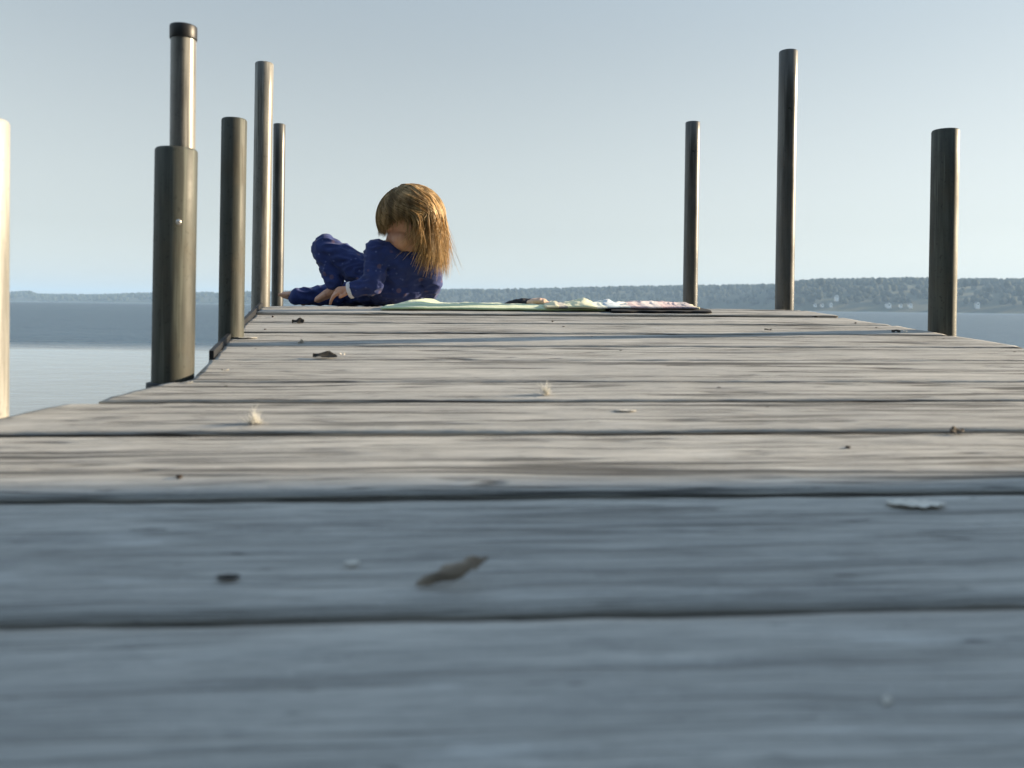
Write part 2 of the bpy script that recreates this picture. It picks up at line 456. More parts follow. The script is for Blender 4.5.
# dark angle iron along the far left edge
b = bmesh.new(); rings = []
for y in [1.20 + .04*i for i in range(22)]:
    x = left_x(y) - .010 + SK*0; z = deckz(x, y)
    rings.append([b.verts.new((x+a, y, z+c)) for a, c in ((-.006, -.10), (-.006, .010), (.001, .010), (.001, -.10))])
for r0, r1 in zip(rings, rings[1:]):
    for k in range(4): b.faces.new((r0[k], r0[(k+1) % 4], r1[(k+1) % 4], r1[k]))
b.faces.new(rings[0]); b.faces.new(rings[-1][::-1]); bmesh.ops.recalc_face_normals(b, faces=b.faces)
build('edge_angle', b, DARKSTEEL, pier, False)

# nail heads over the stringers
NAIL = simple('rusty_nail', (.06, .042, .03), .8, .3, .3, 200)
rnd = random.Random(4)
for y0, y1 in zip(seams, seams[1:]):
    if not .5 < y0 < 1.75: continue
    for xf in (lambda y: -.168-.22*y + .05, lambda y: .47-.22*y, lambda y: 1.194-.22*y - .06):
        y = y0 + (y1-y0)*rnd.choice((.28, .7)) + rnd.uniform(-.01, .01); x = xf(y) + rnd.uniform(-.01, .01); y += SK*x
        b = bmesh.new(); z = deckz(x, y)
        lathe(b, [(.0018, z-.004), (.0024, z+.0003), (.0020, z+.0008), (.0006, z+.0010)], 10, (x, y, 0)); build('nail', b, NAIL, pier)

# ------------------------------------------------------------------ posts
def post(px, top, Y, r, mat, label, lean=0.0, bolt=None, hollow=True):
    base = P(px, HOR, Y); tz = P(px, top + 2.2, Y).z
    o = empty('pier_post', (base.x, Y, -1.0))
    tag(o, label, 'post', 'metal pipe posts along the pier')
    b = bmesh.new(); h = tz + 1.0
    prof = [(r, 0)] + [(r*(1+.012*noise.noise(Vector((z*3, px, 0)))), z) for z in [h*i/24 for i in range(1, 24)]] + [(r, h-.003), (r-.0012, h-.0006), (r-.002, h), (r-.004, h), (r-.0045, h-.002), (r-.0045, h-.12)]
    lathe(b, prof, 40, (base.x - lean*(ZC+1), Y, -1.0), (lean, 0))
    build('pipe', b, mat, o)
    # clamp collar that holds the pipe at the deck edge
    b = bmesh.new(); z = deckz(base.x, Y) - .012 + 1.0
    lathe(b, [(r+.001, z-.11), (r+.006, z-.109), (r+.006, z-.001), (r+.001, z)], 32, (base.x - lean*(ZC+1), Y, -1.0), (lean, 0))
    build('collar', b, DARKSTEEL, o)
    if bolt:
        c = P(bolt[0], bolt[1], Y - r*.98)
        b = bmesh.new(); ball(b, c, .0038, 10, (1, .6, 1)); build('bolt', b, BOLT, o)
    return o
post(-20.5, 117, .83, .0262, LITPIPE, 'pale sunlit post cut by the left border of the photo', -.008)
sl_ = post(174, 147, 1.07, .0265, POST, 'thick post on the left with a thinner black-capped pipe rising out of it', .004, (178.5, 222))
# the thinner pipe inside the sleeve, with its black cap
p0 = P(182.5, 150, 1.07); p1 = P(183.4, 40, 1.07); p2 = P(183.5, 26, 1.07); o0 = wloc(sl_)
b = bmesh.new(); ring_tube(b, [p0 - (p1-p0)*.9, p0, p1, p1 + (p2-p1)*.4], [.0158]*4, 36); build('inner_pipe', b, PALE, sl_)
b = bmesh.new(); up = (p2-p1).normalized()
ring_tube(b, [p1, p1+up*.0015, p2-up*.002, p2-up*.0006, p2], [.0166, .0172, .0172, .0167, .0152], 36); build('cap', b, BLACKCAP, sl_)
post(231.5, 117, 1.42, .0215, POST, 'stout dull post beside the edge iron, third from the left', .003)
post(260.5, 61, 2.06, .0228, PALE, 'tall slim post left of the child, taller than the two beside it', .004)
post(277.3, 122, 3.2, .0230, PIPE, 'thin farthest post on the left, standing behind the bare foot', .000)
post(690, 120, 2.83, .0253, PIPE, 'post behind the right end of the cloths', .003)
post(784.3, 49, 2.22, .0250, PIPE, 'tallest post on the right side of the pier', .004)
post(942.3, 128, 1.66, .0260, POST, 'rightmost post, with the white house right behind it on the far shore', .006)

# ------------------------------------------------------------------ child
def skin_mat():
    a = N('skin'); o = a.obj(); nz = a.noise(o, 25, 3)
    a.set(Base_Color=a.mix(nz, (.52, .26, .16), (.62, .34, .22)), Roughness=.5, Subsurface_Weight=.12)
    a.b.inputs['Subsurface Radius'].default_value = (.006, .002, .001)
    return a.m
SKIN = skin_mat()
def pj_mat():
    a = N('pyjama_cloth'); o = a.obj(); nz = a.noise(o, 40, 4)
    col = a.mix(nz, (.008, .019, .095), (.024, .048, .21))
    vo = a.n('TexVoronoi', Vector=o, Scale=46.0, Randomness=1.0)
    col = a.mix(a.ramp(vo.outputs['Distance'], [(.06, .5), (.20, 0)]), col, (.14, .18, .40))
    vo2 = a.n('TexVoronoi', Vector=a.mapping(o, (1, 1, 1), (3, 3, 3)), Scale=25.0, Randomness=1.0)
    col = a.mix(a.ramp(vo2.outputs['Distance'], [(.14, .6), (.22, 0)]), col, (.16, .10, .14))
    wv = a.noise(o, 900, 2)
    a.set(Base_Color=col, Roughness=.85, Normal=a.bump(a.math('ADD', wv, a.math('MULTIPLY', nz, 2.0)), .25, .002), Sheen_Weight=.12)
    return a.m
PJ = pj_mat()
WHITECLOTH = simple('white_trim', (.75, .75, .78), .8, 0, .05, 60)

J = dict(
    pelvis=P(398, 286, 2.44), belly=P(398, 274, 2.42), chest=P(402, 262, 2.40), neckb=P(403, 250, 2.39), neckt=P(406, 238, 2.385),
    shl=P(377, 251, 2.37), ell=P(374, 284, 2.34), wrl=P(351, 290, 2.345), hal=P(340, 291.5, 2.345),
    shr=P(427, 264, 2.39), elr=P(432, 284, 2.43), wrr=P(425, 299, 2.53), har=P(418, 301, 2.57),
    hipa=P(386, 287, 2.42), kna=P(325, 247.5, 2.46), ana=P(336, 289, 2.43), toea=P(318, 299.5, 2.42),
    hipb=P(396, 289, 2.50), knb=P(352, 294, 2.60), anb=P(300, 297, 2.56), toeb=P(284, 295, 2.57))
DZ = deckz(0, 3)
head = P(409, 223, 2.38)
fwd = Vector((-.92, -.06, -.40)).normalized()            # the face looks left and down
side = fwd.cross(Vector((0, 0, 1))).normalized(); upv = side.cross(fwd).normalized()
HM = Matrix((( *fwd, ), ( *side, ), ( *upv, ))).transposed()   # local x = face forward, y = side, z = crown
def hp(x, y, z): return head + HM @ Vector((x, y, z))
def add_hand(bm, wrist, palm, fdir, nrm, curl, r=.0048):
    """palm and five bent fingers"""
    fdir = fdir.normalized(); nrm = (nrm - fdir*nrm.dot(fdir)).normalized(); sd_ = fdir.cross(nrm)
    capsule(bm, [wrist, palm], [.0125, .015], 12)
    ln = [.030, .034, .031, .024]
    for k in range(4):
        off = sd_*((k-1.5)*.0098)
        ball(bm, palm+off*.85, .0085, 10)
        p = palm + fdir*.010 + off; d = fdir.copy(); pts = [p]
        for s in range(3):
            d = (d*math.cos(curl) - nrm*math.sin(curl)).normalized(); p = p + d*ln[k]/2.4; pts.append(p)
        capsule(bm, pts, [r*1.08, r, r*.92, r*.78], 8)
    q = wrist + fdir*.008 - sd_*.012
    d = (fdir*.7 - sd_*.7).normalized()
    capsule(bm, [q, q+d*.016, q+d*.016+fdir*.014 - nrm*.003], [.0062, .0056, .0044], 8)
def add_foot(bm, ankle, toe, r=.015):
    d = (toe-ankle); heel = ankle - d.normalized()*.012 + Vector((0, 0, -.012))
    capsule(bm, [ankle, ankle*.45+toe*.55], [r*1.05, r*1.0], 12); ball(bm, heel, r*.98, 12)
    sdv = d.cross(Vector((0, 0, 1))).normalized(); d = d.normalized()
    capsule(bm, [ankle*.45+toe*.55, toe], [r, r*.72], 12)
    for k in range(5):
        off = sdv*((k-2)*.0085)
        capsule(bm, [ankle*.35+toe*.65 + off*.9, toe + off - d*(.0015*k) + d*.006], [.0085, .0058-.0004*k], 8)
bm = bmesh.new()
capsule(bm, [J['pelvis'], J['belly'], J['chest'], J['neckb']], [.052, .05, .05, .03])
capsule(bm, [J['shl'], J['chest'], J['shr']], [.024, .045, .024])
capsule(bm, [J['neckb'], J['neckt']], [.028, .026])
for s, e, w_ in (('shl', 'ell', 'wrl'), ('shr', 'elr', 'wrr')): capsule(bm, [J[s], J[e], J[w_]], [.023, .019, .0135])
for s, e, w_ in (('hipa', 'kna', 'ana'), ('hipb', 'knb', 'anb')): capsule(bm, [J[s], (J[s]+J[e])/2, J[e], (J[e]*.6+J[w_]*.4), J[w_]], [.044, .04, .031, .029, .0175])
add_hand(bm, J['wrl'], J['hal'], J['hal']-J['wrl'] + Vector((0, 0, -.006)), Vector((0, -.4, 1)), .42)
add_hand(bm, J['wrr'], J['har'], J['har']-J['wrr'], Vector((0, 0, 1)), .12)
add_foot(bm, J['ana'], J['toea']); add_foot(bm, J['anb'], J['toeb'])
# head: skull, face, nose, cheeks, chin, ears
ball(bm, hp(-.012, 0, .012), .078, 28, (1.02, .90, .95), HM.to_quaternion()); ball(bm, hp(.022, 0, -.03), .058, 24, (.9, .92, 1.0), HM.to_quaternion())
ball(bm, hp(.056, 0, -.066), .017, 12); ball(bm, hp(.036, .03, -.04), .03, 16); ball(bm, hp(.036, -.03, -.04), .03, 16)
capsule(bm, [hp(.070, 0, -.014), hp(.080, 0, -.032)], [.0065, .0095], 10); ball(bm, hp(.072, .008, -.034), .0065, 8); ball(bm, hp(.072, -.008, -.034), .0065, 8)
ball(bm, hp(.066, 0, -.048), .012, 12, (.6, 1.3, .35), HM.to_quaternion()); ball(bm, hp(.064, 0, -.055), .011, 12, (.6, 1.2, .4), HM.to_quaternion())
for s in (-1, 1):
    ball(bm, hp(-.008, s*.071, -.018), .020, 14, (.7, .32, 1), HM.to_quaternion())
    capsule(bm, [hp(.066, s*.012, .004), hp(.060, s*.036, .003)], [.007, .006], 8)
capsule(bm, [hp(-.02, 0, -.05), J['neckb']], [.03, .03])
BASE = Vector((J['pelvis'].x, J['pelvis'].y, DZ))
person = build('person', bm, SKIN, None, True, BASE)
md = person.modifiers.new('r', 'REMESH'); md.mode = 'VOXEL'; md.voxel_size = .0026
md = person.modifiers.new('s', 'SMOOTH'); md.iterations = 4; md.factor = .5
bake(person)
tag(person, 'blond child in dark blue pyjamas sitting at the pier end with one knee raised', 'person')
EYE = simple('eye_white', (.8, .8, .8), .1, 0, .02)
for s in (-1, 1):
    b = bmesh.new(); ball(b, hp(.046, s*.026, -.012), .0105, 12); build('eye', b, EYE, person)

def wrinkle(o, amp, sc, seed):
    me = o.data; co = [v.co.copy() for v in me.vertices]; no = [v.normal.copy() for v in me.vertices]
    for v, c, n_ in zip(me.vertices, co, no):
        q = c + Vector((seed, seed, seed))
        f = noise.noise(q*sc) + .6*(1-abs(noise.noise(Vector((q.x*sc*1.2, q.y*sc*1.2, q.z*sc*2.6))))*3) + .4*noise.noise(q*sc*2.3)
        v.co = c + n_*f*amp
bm = bmesh.new()
capsule(bm, [J['pelvis'], J['belly'], J['chest'], J['neckb']-Vector((0, 0, .006))], [.066, .066, .060, .036])
ball(bm, (J['chest']+J['belly'])/2, .075, 20, (1.12, .75, .95))
ball(bm, J['pelvis'] - Vector((0, 0, .008)), .075, 20, (1.2, .95, .72))
capsule(bm, [J['shl'], J['chest'], J['shr']], [.036, .058, .036])
capsule(bm, [J['shl'], J['ell'], J['ell']*.2+J['wrl']*.8], [.037, .031, .024]); capsule(bm, [J['shr'], J['elr'], J['elr']*.15+J['wrr']*.85], [.037, .032, .024])
capsule(bm, [J['hipa'], (J['hipa']+J['kna'])/2, J['kna'], (J['kna']*.6+J['ana']*.4), J['kna']*.12+J['ana']*.88], [.055, .048, .041, .035, .027])
capsule(bm, [J['hipb'], (J['hipb']+J['knb'])/2, J['knb'], (J['knb']*.6+J['anb']*.4), J['anb']+(J['anb']-J['knb'])*.05], [.055, .05, .040, .034, .026])
for v in bm.verts: v.co.z = max(v.co.z, DZ + .003)
pj = build('pyjamas', bm, PJ, person)
md = pj.modifiers.new('r', 'REMESH'); md.mode = 'VOXEL'; md.voxel_size = .0034
md = pj.modifiers.new('s', 'SMOOTH'); md.iterations = 9; md.factor = .5
bake(pj); wrinkle(pj, .0054, 22, 5.0)
b = bmesh.new(); d = (J['wrl']-J['ell']).normalized(); q = J['ell']*.2+J['wrl']*.8
ring_tube(b, [q+d*.010, q+d*.013, q+d*.019, q+d*.022], [.0235, .0255, .0250, .0215], 20); build('cuff', b, WHITECLOTH, pj)

# hair: a cap with long locks swept from the crown to the back
def hair_mat():
    a = N('blond_hair'); uv = a.uv()
    nz = a.noise(a.mapping(uv, (13, 1.5, 1)), 1.0, 2)
    col = a.mix(a.ramp(nz, [(.32, 0), (.68, 1)]), (.32, .19, .075), (.96, .74, .42))
    cl = a.noise(a.mapping(a.obj(), (42, 42, 5)), 1.0, 3, .6, .4)            # darker and lighter locks
    col = a.mix(a.ramp(cl, [(.38, .6), (.52, 0)]), col, (.19, .11, .045))
    col = a.mix(a.ramp(cl, [(.53, 0), (.66, .8)]), col, (1.0, .80, .50))
    a.set(Base_Color=col, Roughness=.42, Specular_IOR_Level=.45)
    tr = a.n('BsdfTranslucent', Color=col); mx = a.n('MixShader', i0=.58)
    a.link(a.b.outputs[0], mx.inputs[1]); a.link(tr.outputs[0], mx.inputs[2]); a.link(mx.outputs[0], a.out.inputs[0])
    return a.m
HAIR = hair_mat()
bm = bmesh.new(); uvl = bm.loops.layers.uv.new('UVMap'); rnd = random.Random(5)
def lock(pts, r0, u0):
    n = 3; rings = []; m = len(pts); prev = None
    for i, p in enumerate(pts):
        t = (pts[min(i+1, m-1)]-pts[max(i-1, 0)]); t = t.normalized() if t.length > 1e-7 else Vector((0, 0, -1))
        a_ = t.orthogonal().normalized() if prev is None else (prev - t*prev.dot(t)).normalized()
        prev = a_; b_ = t.cross(a_); f = i/(m-1)
        r = r0*(.55 + .9*math.sin(math.pi*min(1, f*1.15+.12))**.8)*(1-.82*max(0, f-.6)/.4)
        rings.append([bm.verts.new(p + (a_*math.cos(2*math.pi*k/n)*r + b_*math.sin(2*math.pi*k/n)*r*.6)) for k in range(n)])
    for i in range(m-1):
        for k in range(n):
            f = bm.faces.new((rings[i][k], rings[i][(k+1) % n], rings[i+1][(k+1) % n], rings[i+1][k]))
            for l, (uu, vv) in zip(f.loops, ((k, i), (k+1, i), (k+1, i+1), (k, i+1))): l[uvl].uv = (u0 + uu*.02, vv/m)
    f = bm.faces.new(rings[-1])
    f2 = bm.faces.new(rings[0][::-1])
crownp = Vector((-.02, 0, 1)).normalized()
ax, ay, az = .083, .076, .080
for i in range(6200):
    under = i < 1300
    phi = rnd.uniform(-math.pi, math.pi)                  # 0 = towards the face, pi = back of the head
    th0 = .04 + abs(rnd.gauss(0, .5)); th0 = min(th0, 1.3)
    back = .5 - .5*math.cos(phi)                           # 0 front, 1 back
    thick = (1.03 + rnd.random()*.04) if under else 1.06 + rnd.random()**1.4*.17 + .05*noise.noise(Vector((phi*3, th0*2, 9)))
    pts = []; ph = phi; th = th0; jit = rnd.gauss(0, .13); swk = rnd.uniform(.15, .6)
    end_th = 1.62 + .25*back
    wild = rnd.random() < .09
    if -1.9 < phi < -.6: swk = rnd.uniform(.55, 1.05)
    if abs(phi) < 1.0: end_th = 1.50 + rnd.uniform(-.12, .12)
    steps = 7
    for s in range(steps+1):
        th = th0 + (end_th-th0)*s/steps
        # sweep side locks towards the back as they come down
        sw = swk*math.sin(min(abs(phi), math.pi))*(s/steps)**1.3
        ph = phi + (sw if phi > 0 else -sw) + jit*(s/steps) + .22*noise.noise(Vector((phi*2.2, th*1.6, 3)))*(s/steps)
        q = Vector((ax*math.sin(th)*math.cos(ph), ay*math.sin(th)*math.sin(ph), az*math.cos(th)))*thick
        pts.append(hp(q.x-.012, q.y, q.z+.012))
    if abs(phi) < 1.0:                                     # fringe hanging past the brow
        L = rnd.uniform(.004, .024); k = 3
    else:
        L = (.02 + .15*max(0, back-.06)**.7)*rnd.uniform(.68, 1.2); k = 7
    p = pts[-1].copy(); d = (pts[-1]-pts[-2]).normalized()
    drift = Vector((rnd.uniform(-.30, .22)-.10*back, rnd.uniform(-.2, .12), 0)) * (3.2 if wild else 1.25)
    for s in range(k):
        d = (d*.45 + (Vector((0, 0, -1))+drift)*.55).normalized(); p = p + d*L/k
        pts.append(p + Vector((rnd.gauss(0, .0009), rnd.gauss(0, .0009), 0)))
    lock(pts, rnd.uniform(.0022, .0036) if under else rnd.uniform(.0016, .0026) if i % 9 == 0 else rnd.uniform(.0005, .0014), rnd.random()*10)
hair = build('hair', bm, HAIR, person)
hair['label'] = 'long loose blond hair lit gold on its right side'

# ------------------------------------------------------------------ cloths on the deck
def cloth_mat(name, bands, scale, axis=1):
    a = N(name); uv = a.uv(); sep = a.n('SeparateXYZ'); a.link(uv, sep.inputs[0])
    nz = a.noise(uv, 8, 3)
    r = a.n('ValToRGB', Fac=a.math('FRACT', a.math('ADD', a.math('MULTIPLY', sep.outputs[axis], scale), a.math('MULTIPLY', nz, .12))))
    r.color_ramp.interpolation = 'CONSTANT'; e = r.color_ramp.elements
    while len(e) < len(bands): e.new(.5)
    for el, (p_, c) in zip(e, bands): el.position = p_; el.color = (*c, 1)
    a.set(Base_Color=r.outputs[0], Roughness=.9, Sheen_Weight=.3, Normal=a.bump(a.noise(uv, 350, 2), .3, .002))
    return a.m
GREEN = cloth_mat('green_striped_towel', [(0, (.50, .62, .36)), (.3, (.72, .76, .60)), (.5, (.22, .40, .20)), (.62, (.62, .70, .48)), (.85, (.30, .46, .26))], 9)
CREAM = cloth_mat('cream_pink_cloth', [(0, (.66, .62, .42)), (.13, (.34, .32, .30)), (.19, (.70, .70, .46)), (.36, (.72, .76, .68)), (.43, (.50, .60, .68)), (.52, (.74, .74, .70)), (.58, (.64, .46, .47)), (.68, (.72, .62, .61)), (.78, (.60, .42, .45)), (.9, (.30, .26, .32))], .96, 0)
BLACKMAT = simple('black_mat_cloth', (.012, .012, .014), .8, 0, .3, 40)
DARKCLOTH = simple('dark_cloth', (.02, .022, .03), .85, 0, .4, 60); PEACH = simple('peach_cloth', (.72, .50, .38), .8, 0, .15, 60)
def cloth(name, px0, px1, yn, yf, hfun, mat, label, cat, nx=120, ny=26, th=.004):
    """crumpled cloth lying over the crest of the deck; hfun(s, t) = height of its folds"""
    b = bmesh.new(); u = b.loops.layers.uv.new('UVMap'); top, botm = [], []
    x0, x1 = P(px0, HOR, 2).x, P(px1, HOR, 2).x; seed = px0*.013
    for j in range(ny+1):
        t = j/ny; rt, rb = [], []
        for i in range(nx+1):
            s = i/nx
            y = yn + (yf-yn)*t + .012*noise.noise(Vector((s*5, seed, 2)))*(1-t); x = x0 + (x1-x0)*s + .012*noise.noise(Vector((t*4, seed, 5)))
            y += SK*x
            hh = max(0, hfun(s, t)); z = deckz(x, y) + .0028
            rt.append((b.verts.new((x, y, z+hh+th)), (s, t))); rb.append((b.verts.new((x, y, z+hh)), (s, t)))
        top.append(rt); botm.append(rb)
    def fc(cs):
        f = b.faces.new([c[0] for c in cs])
        for l, c in zip(f.loops, cs): l[u].uv = c[1]
    for j in range(ny):
        for i in range(nx):
            fc((top[j][i], top[j][i+1], top[j+1][i+1], top[j+1][i])); fc((botm[j][i], botm[j+1][i], botm[j+1][i+1], botm[j][i+1]))
    for i in range(nx):
        fc((top[0][i], botm[0][i], botm[0][i+1], top[0][i+1])); fc((top[ny][i], top[ny][i+1], botm[ny][i+1], botm[ny][i]))
    for j in range(ny):
        fc((top[j][0], top[j+1][0], botm[j+1][0], botm[j][0])); fc((top[j][nx], botm[j][nx], botm[j+1][nx], top[j+1][nx]))
    bmesh.ops.recalc_face_normals(b, faces=b.faces)
    o = build(name, b, mat, None, True, (x0, (yn+yf)/2, deckz(x0, yn)))
    return tag(o, label, cat)
def G(s, c, w_): return math.exp(-((s-c)/w_)**2)
def hgreen(s, t):
    edge = min(1, min(s, 1-s)*14)
    return (.002 + .0150*G(s, .14, .07)*(.4+.6*t) + .003*G(s, .4, .15) + .004*abs(noise.noise(Vector((s*9, t*5, 1)))) + .003*abs(noise.noise(Vector((s*24, t*9, 4))))) * edge*min(1, t*5+.12)*(1 if s < .7 else max(.1, 1-(s-.7)*6))
cloth('towel', 385, 604, 1.955, 2.28, hgreen, GREEN, 'crumpled pale green striped towel on the deck beside the child', 'towel')
def hmat(s, t): return .0015*abs(noise.noise(Vector((s*4, t*3, 8))))
cloth('mat', 607, 706, 1.915, 2.20, hmat, BLACKMAT, 'flat black mat under the pink and cream cloth', 'mat', th=.004)
def hcream(s, t):
    edge = min(1, min(s, 1-s)*18)
    return .0062 + edge*min(1, t*6+.1)*(.009*G(s, .25, .07) + .006*G(s, .42, .05) + .004*G(s, .06, .03) + .005*G(s, .75, .2) + .006*abs(noise.noise(Vector((s*13, t*4, 2)))) + .004*abs(noise.noise(Vector((s*34, t*7, 6)))))
cloth('blanket', 545, 697, 1.945, 2.22, hcream, CREAM, 'rumpled cream and pink cloth lying on the black mat', 'cloth')
b = bmesh.new()
for k in range(7):
    s = k/6; c = P(508+30*s, 305.0-3.0*math.sin(s*2.4), 2.17)
    ball(b, c, .009+.006*math.sin(s*math.pi), 14, (1.5, 1.1, .62))
dc = build('dark_cloth', b, DARKCLOTH, None, True, P(520, 306, 2.17))
md = dc.modifiers.new('r', 'REMESH'); md.mode = 'VOXEL'; md.voxel_size = .0022; md = dc.modifiers.new('s', 'SMOOTH'); md.iterations = 3
bake(dc); wrinkle(dc, .0022, 60, 2.0)
tag(dc, 'small bunched dark cloth behind the green towel', 'cloth')
b = bmesh.new()
for k in range(5):
    s = k/4; c = P(531+14*s, 304.6-3.5*math.sin(.5+s*2.2), 2.14); ball(b, c, .010+.003*math.sin(s*3), 14, (1.2, 1.0, .7))
pc = build('peach_cloth', b, PEACH, None, True, P(538, 306, 2.14))
md = pc.modifiers.new('r', 'REMESH'); md.mode = 'VOXEL'; md.voxel_size = .0022; md = pc.modifiers.new('s', 'SMOOTH'); md.iterations = 3
bake(pc); wrinkle(pc, .002, 60, 7.0)
tag(pc, 'small crumpled peach cloth next to the dark cloth', 'cloth')

# ------------------------------------------------------------------ litter on the boards
def deck_at(px, py):
    """point on the ramp seen at a pixel"""
    x, y = px-W/2, py-HOR
    u = x*math.cos(ROLL)+y*math.sin(ROLL); v = y*math.cos(ROLL)-x*math.sin(ROLL)
    Y = F*DH/(v + F*DS); X = u*Y/F
    return Vector((X, Y, deckz(X, Y)))
FLUFF = N('feather_fluff'); FLUFF.set(Base_Color=(.85, .84, .8, 1), Roughness=.9)
_t = FLUFF.n('BsdfTranslucent', Color=(.85, .84, .8, 1)); _m = FLUFF.n('MixShader', i0=.45)
FLUFF.link(FLUFF.b.outputs[0], _m.inputs[1]); FLUFF.link(_t.outputs[0], _m.inputs[2]); FLUFF.link(_m.outputs[0], FLUFF.out.inputs[0]); FLUFF = FLUFF.m
def fluff(px, py, hpx, wpx, seed, label):
    c = deck_at(px, py + hpx*.5); r = random.Random(seed); b = bmesh.new(); sc = c.y/F
    for k in range(70):
        a_ = r.uniform(0, 6.28); el = r.uniform(.1, 1.5); ln = hpx*sc*r.uniform(.4, 1.0)
        d = Vector((math.cos(a_)*math.cos(el)*wpx/hpx, math.sin(a_)*math.cos(el), math.sin(el)))
        p0 = c + Vector((r.gauss(0, .15)*wpx*sc, r.gauss(0, .002), .001)); p1 = p0 + d*ln*.5; p2 = p1 + (d+Vector((r.gauss(0, .4), r.gauss(0, .4), r.gauss(0, .3))))*ln*.5
        p2.z = max(p2.z, c.z+.0005); p1.z = max(p1.z, c.z+.0006)
        ring_tube(b, [p0, p1, p2], [.00035, .0003, .00008], 4)
    ball(b, c + Vector((0, 0, .0022)), .0022*hpx/14, 10, (1.3, 1, 1))
    tag(build('feather', b, FLUFF, None, True, c), label, 'feather')
fluff(254, 416, 17, 15, 1, 'fluffy white down feather lying on the boards at the left')
fluff(546, 388, 15, 7, 2, 'small upright white down feather in the middle of the deck')
LEAF = simple('dry_leaf', (.10, .075, .05), .8, 0, .35, 60); DARKBIT = simple('dark_leaf_litter', (.018, .015, .012), .85, 0, .4, 80)
TWIG = simple('dead_leaf_brown', (.30, .245, .19), .85, 0, .35, 70); CHIP = simple('pale_wood_chip', (.68, .64, .57), .75, 0, .15, 60)
def leaf(name, px, py, wpx, hpx, mat, label, cat, seed, rot=0.0, curl=.5):
    c = deck_at(px, py + hpx*.45); sc = c.y/F; b = bmesh.new(); L = wpx*sc/2; r = random.Random(seed); n, m = 12, 6
    hgt = hpx*sc; rows_ = []
    for lay in (0, 1):
        rr = []
        for i in range(n+1):
            s = i/n*2-1; wd = L*.42*math.sqrt(max(0, 1-s*s))*(1+.25*math.sin(i*2.3+seed)) + 1e-5; line = []
            for j in range(m+1):
                q = j/m*2-1
                x = s*L; y = q*wd; z = .0006 + hgt*curl*max(0, .35 + .5*noise.noise(Vector((s*1.3+seed*3.1, q*.9, lay*.0+seed))) + .35*q*math.sin(seed) + .3*s*s*math.cos(seed*2)) - lay*.0005
                X = x*math.cos(rot) - y*math.sin(rot); Yq = x*math.sin(rot) + y*math.cos(rot)
                line.append(b.verts.new((c.x+X, c.y+Yq, deckz(c.x+X, c.y+Yq) + .0012 + z)))
            rr.append(line)
        rows_.append(rr)
    T, B = rows_
    for i in range(n):
        for j in range(m):
            b.faces.new((T[i][j], T[i+1][j], T[i+1][j+1], T[i][j+1])); b.faces.new((B[i][j], B[i][j+1], B[i+1][j+1], B[i+1][j]))
        b.faces.new((T[i][0], B[i][0], B[i+1][0], T[i+1][0])); b.faces.new((T[i][m], T[i+1][m], B[i+1][m], B[i][m]))
    for j in range(m):
        b.faces.new((T[0][j], T[0][j+1], B[0][j+1], B[0][j])); b.faces.new((T[n][j], B[n][j], B[n][j+1], T[n][j+1]))
    bmesh.ops.recalc_face_normals(b, faces=b.faces)
    return tag(build(name, b, mat, None, True, c), label, cat)
leaf('dry_leaf', 298, 321, 12, 6, DARKBIT, 'dark curled leaf scrap near the left edge, below the child', 'leaf', 1, .2, 1.0)
leaf('dry_leaf', 325, 355, 24, 6, DARKBIT, 'long dark dead leaf on the boards, left of centre', 'leaf', 2, .1, .9)
leaf('wood_chip', 342, 355, 6, 6, CHIP, 'tiny pale chip at the tip of the long dark leaf', 'chip', 3, .4, 1.0)
leaf('wood_chip', 301, 342, 6, 5, CHIP, 'tiny white chip on a board between two dark leaf scraps', 'chip', 4, .3, 1.0)
leaf('wood_chip', 245, 338, 24, 2.5, CHIP, 'thin pale sliver of wood by the edge iron', 'chip', 5, .05, .8)
leaf('wood_chip', 225, 371, 7, 4, CHIP, 'white chip at the corner where the pier edge flares', 'chip', 6, .3, .8)
leaf('wood_chip', 188, 383, 9, 3, CHIP, 'pale chip at the foot of the black-capped post', 'chip', 16, .1, .8)
leaf('dry_leaf', 957, 431, 16, 8, LEAF, 'brown curled leaf alone on the right side of the deck', 'leaf', 7, .2, .9)
leaf('dry_leaf', 896, 331, 9, 4, DARKBIT, 'dark leaf scrap just left of the rightmost post', 'leaf', 8, 0, .9)
leaf('wood_chip', 905, 332, 4, 4, CHIP, 'tiny white chip beside the rightmost post', 'chip', 9, 0, .9)
leaf('dry_leaf', 768, 330, 7, 3, DARKBIT, 'tiny dark scrap on the boards below the tallest right post', 'leaf', 10, 0, .9)
leaf('dry_leaf', 815, 317, 6, 2.5, DARKBIT, 'tiny dark scrap on the right edge of the deck', 'leaf', 11, 0, .9)
leaf('wood_chip', 916, 500, 60, 15, CHIP, 'large pale splintered sliver on the shaded near board', 'chip', 12, .02, .25)
leaf('wood_chip', 352, 563, 16, 8, CHIP, 'blurred pale chip left of the brown leaf on the near board', 'chip', 13, .3, .5)
leaf('wood_chip', 887, 700, 16, 12, CHIP, 'blurred pale chip on the nearest board at the right', 'chip', 14, .8, .5)
leaf('wood_chip', 625, 411, 22, 3, CHIP, 'thin pale sliver in the middle of the deck', 'chip', 17, .05, .5)
leaf('dry_leaf', 228, 578, 24, 5, DARKBIT, 'small dark leaf scrap on the shaded near board at the left', 'leaf', 15, .02, .3)
